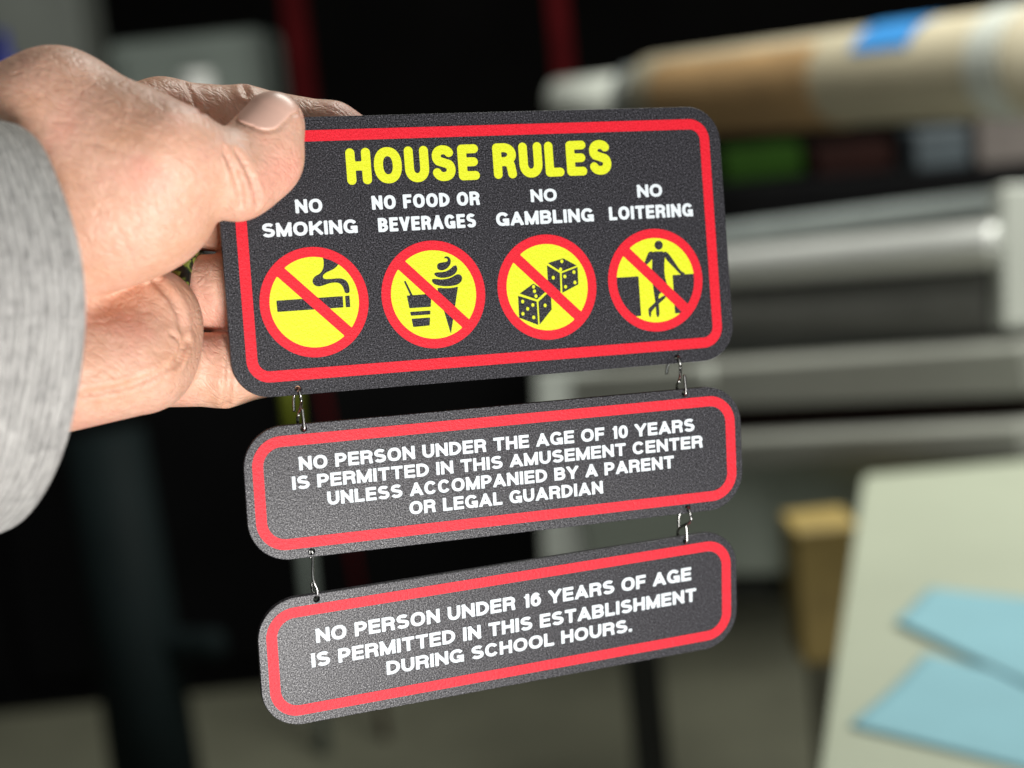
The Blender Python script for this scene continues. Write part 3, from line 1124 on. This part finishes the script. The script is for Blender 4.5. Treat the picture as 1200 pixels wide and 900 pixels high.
# poles leaning in front of the cabinet, seen between the signs
bm = bmesh.new()
a, b = at(377, 455, 3.5), at(420, 690, 3.5)
d = (b - a).normalized()
g = b + d * ((0.0 - b.z) / d.z)
t_ = a - d * .18
tube(bm, [t_, g], .008, 12)
tag(finish('pole', bm, M_REDP, None, True, 0, g), 'thin dark red pole leaning on the black cabinet', 'pole')
a, b = at(341, 470, 3.45), at(361, 680, 3.45)
d = (b - a).normalized()
g = b + d * ((0.0 - b.z) / d.z)
r = root_at('broom_pole', g, 'grey-green pole with a lime grip, seen below the little finger', 'pole')
bm = bmesh.new(); tube(bm, [a + d * .09, g], .0135, 12); finish('shaft', local(bm, r), M_GREYG, r, True)
bm = bmesh.new(); tube(bm, [a - d * .12, a + d * .09], .0165, 12); finish('grip', local(bm, r), M_LIME, r, True)

# teal column stand, nearer, lower left
c = at(140, 500, 2.7)
g = Vector((at(152, 700, 2.7).x, at(152, 700, 2.7).y, 0))
r = root_at('column_stand', g, 'dark teal column stand with a side arm, at the lower left below the sleeve', 'stand')
bm = bmesh.new(); tube(bm, [g + Vector((0, 0, .03)), g + Vector((0, 0, c.z))], [.082, .066], 28); finish('column', local(bm, r), M_TEAL, r, True)
bm = bmesh.new(); tube(bm, [g, g + Vector((0, 0, .03))], [.24, .22], 40); finish('base', local(bm, r), M_TEAL, r, True)
f0 = at(180, 764, 2.66)
bm = beam_bm(Vector((g.x, g.y, f0.z)), f0 + Vector((.12, 0, 0)), .05, .05, None, 0, .02); finish('side_arm', local(bm, r), M_TEAL, r)

# the laminating machine at the right
mr = root_at('laminating_machine', on_plane(960, 1250, 0), 'grey roller machine with polished rollers and lettered slate panel, right of the signs', 'machine')


def cyl(p0, p1, r0, name, mat, parent, n=40):
    bm = bmesh.new()
    tube(bm, [p0, p0 + (p1 - p0) * .012, p1 - (p1 - p0) * .012, p1], [r0 * .93, r0, r0, r0 * .93], n)
    return finish(name, local(bm, parent), mat, parent, True)


cyl(at(690, 296, 2.75), at(1172, 236, 2.08), .0165, 'upper_bar', M_STEEL, mr)
cyl(at(695, 328, 2.68), at(1176, 285, 2.04), .029, 'roller', M_ROLL_LIT, mr)  # thin pale roller: the big roller's top highlight put into its colour
cyl(at(700, 384, 2.72), at(1174, 350, 2.10), .052, 'roller', M_ROLL_SHADE, mr)  # dark roller: colour stands for the big roller's shaded underside
finish('side_plate', local(beam_bm(at(1220, 218, 2.05), at(1224, 385, 2.05), .055, .12), mr), M_WHITE, mr)
finish('roller_bed', local(beam_bm(at(690, 418, 2.74), at(1200, 388, 2.14), .05, .16), mr), M_DARK, mr)
finish('front_rail', local(beam_bm(at(700, 455, 2.62), at(1230, 424, 2.02), .064, .12), mr), M_BEAM, mr)
finish('slot', local(beam_bm(at(700, 497, 2.64), at(1230, 474, 2.04), .022, .08), mr), M_BROWN, mr)
finish('front_rail', local(beam_bm(at(704, 528, 2.60), at(1230, 506, 2.00), .044, .14), mr), M_BEAM, mr)
panel = finish('control_panel', local(beam_bm(at(706, 610, 2.60), at(1230, 585, 2.02), .165, .10), mr), M_MACH, mr)
finish('lower_rail', local(beam_bm(at(706, 690, 2.61), at(1040, 672, 2.24), .034, .10), mr), M_DARK, mr)
finish('end_plate', local(beam_bm(at(690, 432, 2.60), at(700, 660, 2.60), .032, .18), mr), M_PALE, mr)
for q in (0, 1):
    l0 = at(746, 690, 2.6) if q == 0 else at(1240, 680, 2.05)
    finish('leg', local(beam_bm(l0 + Vector((0, .02, 0)), Vector((l0.x, l0.y + .02, .0)), .032, .06), mr), M_DARK, mr)
finish('roll_post', local(beam_bm(at(742, 118, 2.95), at(752, 470, 2.80), .05, .06), mr), M_DARK, mr)
finish('roll_post', local(beam_bm(at(1300, 60, 2.02), at(1306, 420, 2.06), .05, .06), mr), M_DARK, mr)
for q, (x0, y0) in enumerate(((829, 440), (857, 446))):
    finish('bracket', local(beam_bm(at(x0 - 9, y0, 2.38), at(x0 + 9, y0 - 1, 2.36), .030, .03), mr), M_WHITE, mr)
# pale worn marks of the lettering on the panel (no character can be read)
fx = (at(1230, 585, 2.02) - at(706, 610, 2.60)).normalized()
bm = bmesh.new()
for (x0, y0, wd, ht) in ((838, 605, 16, 30), (850, 602, 14, 22), (872, 580, 14, 20), (876, 600, 14, 26), (898, 588, 16, 46)):
    D = 2.60 + (2.02 - 2.60) * (x0 - 706) / 524 - .060
    c = at(x0, y0, D)
    beam_bm(c - fx * wd * .0006, c + fx * wd * .0006, ht * .00125, .004, bm, 0, 0)
finish('marking', local(bm, mr), M_PALE, mr)

# the paper roll resting in the machine
A, B = at(768, 112, 2.92), at(1228, 70, 2.02)
RX = (B - A).normalized()
rr = root_at('paper_roll', A, 'long cream paper roll with kraft wrapping and blue tape, above the rollers', 'roll')
cyl(A, B, .0715, 'paper', M_CREAM, rr, 56)
pt = lambda t: A + (B - A) * t


def wrap(t0, t1, r0, a0, a1, name, mat, jag=0):
    bm = bmesh.new()
    e1 = UPV - RX * UPV.dot(RX); e1.normalize()
    e2 = RX.cross(e1)
    if e2.y > 0: e2 = -e2
    rows = []
    for i in range(25):
        row = []
        for j in range(2):
            tt = (t0, t1)[j] + (jag * math.sin(i * 2.3 + j * 4) if jag else 0)
            a = math.radians(a0 + (a1 - a0) * i / 24)
            for q in (r0, r0 - .003):
                row.append(bm.verts.new(pt(tt) + (e1 * math.cos(a) + e2 * math.sin(a)) * q))
        rows.append(row)
    for a, b in zip(rows[:-1], rows[1:]):
        for i, j in ((0, 2), (2, 3), (3, 1), (1, 0)):
            bm.faces.new((a[i], a[j], b[j], b[i]))
    bm.faces.new((rows[0][0], rows[0][2], rows[0][3], rows[0][1])); bm.faces.new((rows[-1][0], rows[-1][2], rows[-1][3], rows[-1][1]))
    finish(name, local(bm, rr), mat, rr, False)


wrap(.10, .575, .0745, 38, 205, 'kraft_wrap', M_KRAFT, .008)
wrap(.675, .80, .0742, -6, 60, 'blue_tape', M_TAPE, .004)
wrap(.925, .985, .0745, -30, 190, 'end_glare', M_WHITE)  # white band painting the glare at the roll's right end
cyl(at(655, 122, 3.06), at(742, 113, 2.955), .046, 'end_cap', M_WHITE, rr)
cyl(at(738, 114, 2.96), at(772, 111, 2.915), .056, 'collar', M_STEEL, rr)

# shelf under the roll
SZ = at(940, 200, 3.1).z
bm = beam_bm(at(700, 240, 3.2), at(1240, 208, 3.1), .07, .35, None, 0, .008)
o = tag(finish('shelf', bm, M_BLACK, None, False, 0, at(950, 226, 3.1)), 'black shelf board behind the rollers, under the paper roll', 'shelf')
sh0, sh1 = at(700, 240, 3.2), at(1240, 208, 3.1)


def on_shelf(name, px0, px1, pytop, depth, mat, label):
    t = ((px0 + px1) / 2 - 700) / 540
    zb = (sh0 + (sh1 - sh0) * t).z + .035
    D = 3.2 - .1 * t - .1
    bm, p = box_to(px0, px1, pytop, D, zb, depth, .008)
    tag(finish(name, bm, mat, None, False, 0, p), label, 'box' if 'box' in name else 'packet')


on_shelf('card_box', 846, 940, 172, .12, M_GREEN, 'green box on the shelf below the kraft wrapping')
on_shelf('card_box', 955, 1046, 168, .12, M_BROWN, 'dark brown box on the shelf, right of the green box')
on_shelf('wrapped_packet', 1072, 1136, 150, .12, M_LILAC, 'grey-blue wrapped packet on the shelf, right of the brown box')
on_shelf('wrapped_packet', 1144, 1224, 120, .12, M_PINK, 'dusty pink wrapped packet at the right end of the shelf')

# table with blue papers
TZ = .86
tb = [on_plane(1012, 556, TZ), on_plane(1300, 530, TZ), on_plane(1420, 960, TZ), on_plane(948, 985, TZ)]
g = sum(tb, Vector()) / 4
r = root_at('table', Vector((g.x, g.y, 0)), 'cream-topped table at the lower right, carrying two blue papers', 'table')
bm = bmesh.new()
lo = [bm.verts.new(v - Vector((0, 0, .035))) for v in tb]
hi = [bm.verts.new(v) for v in tb]
bm.faces.new(hi); bm.faces.new(lo[::-1])
for i in range(4): bm.faces.new((lo[i], lo[(i + 1) % 4], hi[(i + 1) % 4], hi[i]))
bmesh.ops.bevel(bm, geom=list(bm.edges), offset=.004, segments=2, affect='EDGES')
finish('tabletop', local(bm, r), M_TOP, r)
for v in tb:
    c = v + (g - v) * .12
    finish('leg', local(beam_bm(Vector((c.x, c.y, 0)), Vector((c.x, c.y, TZ - .036)), .045, .045), r), M_DARK, r)


def sheet(pts, z, label, seed):
    q = [on_plane(x, y, z) for x, y in pts]
    c = sum(q, Vector()) / 4
    bm = bmesh.new()
    n = 14
    V = {}
    for s in (0, 1):
        for i in range(n + 1):
            for j in range(n + 1):
                u, v = i / n, j / n
                p = (q[0] * (1 - u) + q[1] * u) * (1 - v) + (q[3] * (1 - u) + q[2] * u) * v
                e = (abs(u - .5) * 2) ** 4 * .0007 * (1 + .6 * math.sin(seed + 3 * v))
                V[s, i, j] = bm.verts.new(p + Vector((0, 0, e + .0004 * s + .0008 * math.sin(7 * u + seed))))
    for i in range(n):
        for j in range(n):
            bm.faces.new((V[1, i, j], V[1, i + 1, j], V[1, i + 1, j + 1], V[1, i, j + 1]))
            bm.faces.new((V[0, i, j], V[0, i, j + 1], V[0, i + 1, j + 1], V[0, i + 1, j]))
    edge = [(i, 0) for i in range(n)] + [(n, j) for j in range(n)] + [(n - i, n) for i in range(n)] + [(0, n - j) for j in range(n)]
    for a, b in zip(edge, edge[1:] + edge[:1]):
        bm.faces.new((V[0, a[0], a[1]], V[0, b[0], b[1]], V[1, b[0], b[1]], V[1, a[0], a[1]]))
    tag(finish('paper_sheet', bm, M_NOTE, None, True, 0, c), label, 'paper', 'light blue papers on the table')


sheet([(995, 852), (1085, 768), (1262, 812), (1215, 905)], TZ + .0012, 'light blue paper nearer the table front, underneath', 1.0)
sheet([(1048, 728), (1090, 690), (1262, 708), (1225, 812)], TZ + .0045, 'light blue paper farther back, lying over the other', 2.6)

# ochre wooden block on a slim stand, between machine and table
zc = at(966, 790, 2.02).z
bm, p = box_to(930, 1008, 618, 2.02, zc, .10, .006)
r = root_at('wooden_block', Vector((p.x, p.y, 0)), 'ochre wooden block on a slim olive stand between the machine and table', 'block')
finish('block', local(bm, r), M_WOOD, r)
finish('stand', local(beam_bm(Vector((p.x, p.y, 0)), Vector((p.x, p.y, zc)), .05, .05, None, 0, .004), r), M_FLOOR, r)
finish('foot', local(beam_bm(Vector((p.x - .1, p.y, .012)), Vector((p.x + .1, p.y, .012)), .024, .2, None, 0, .004), r), M_FLOOR, r)
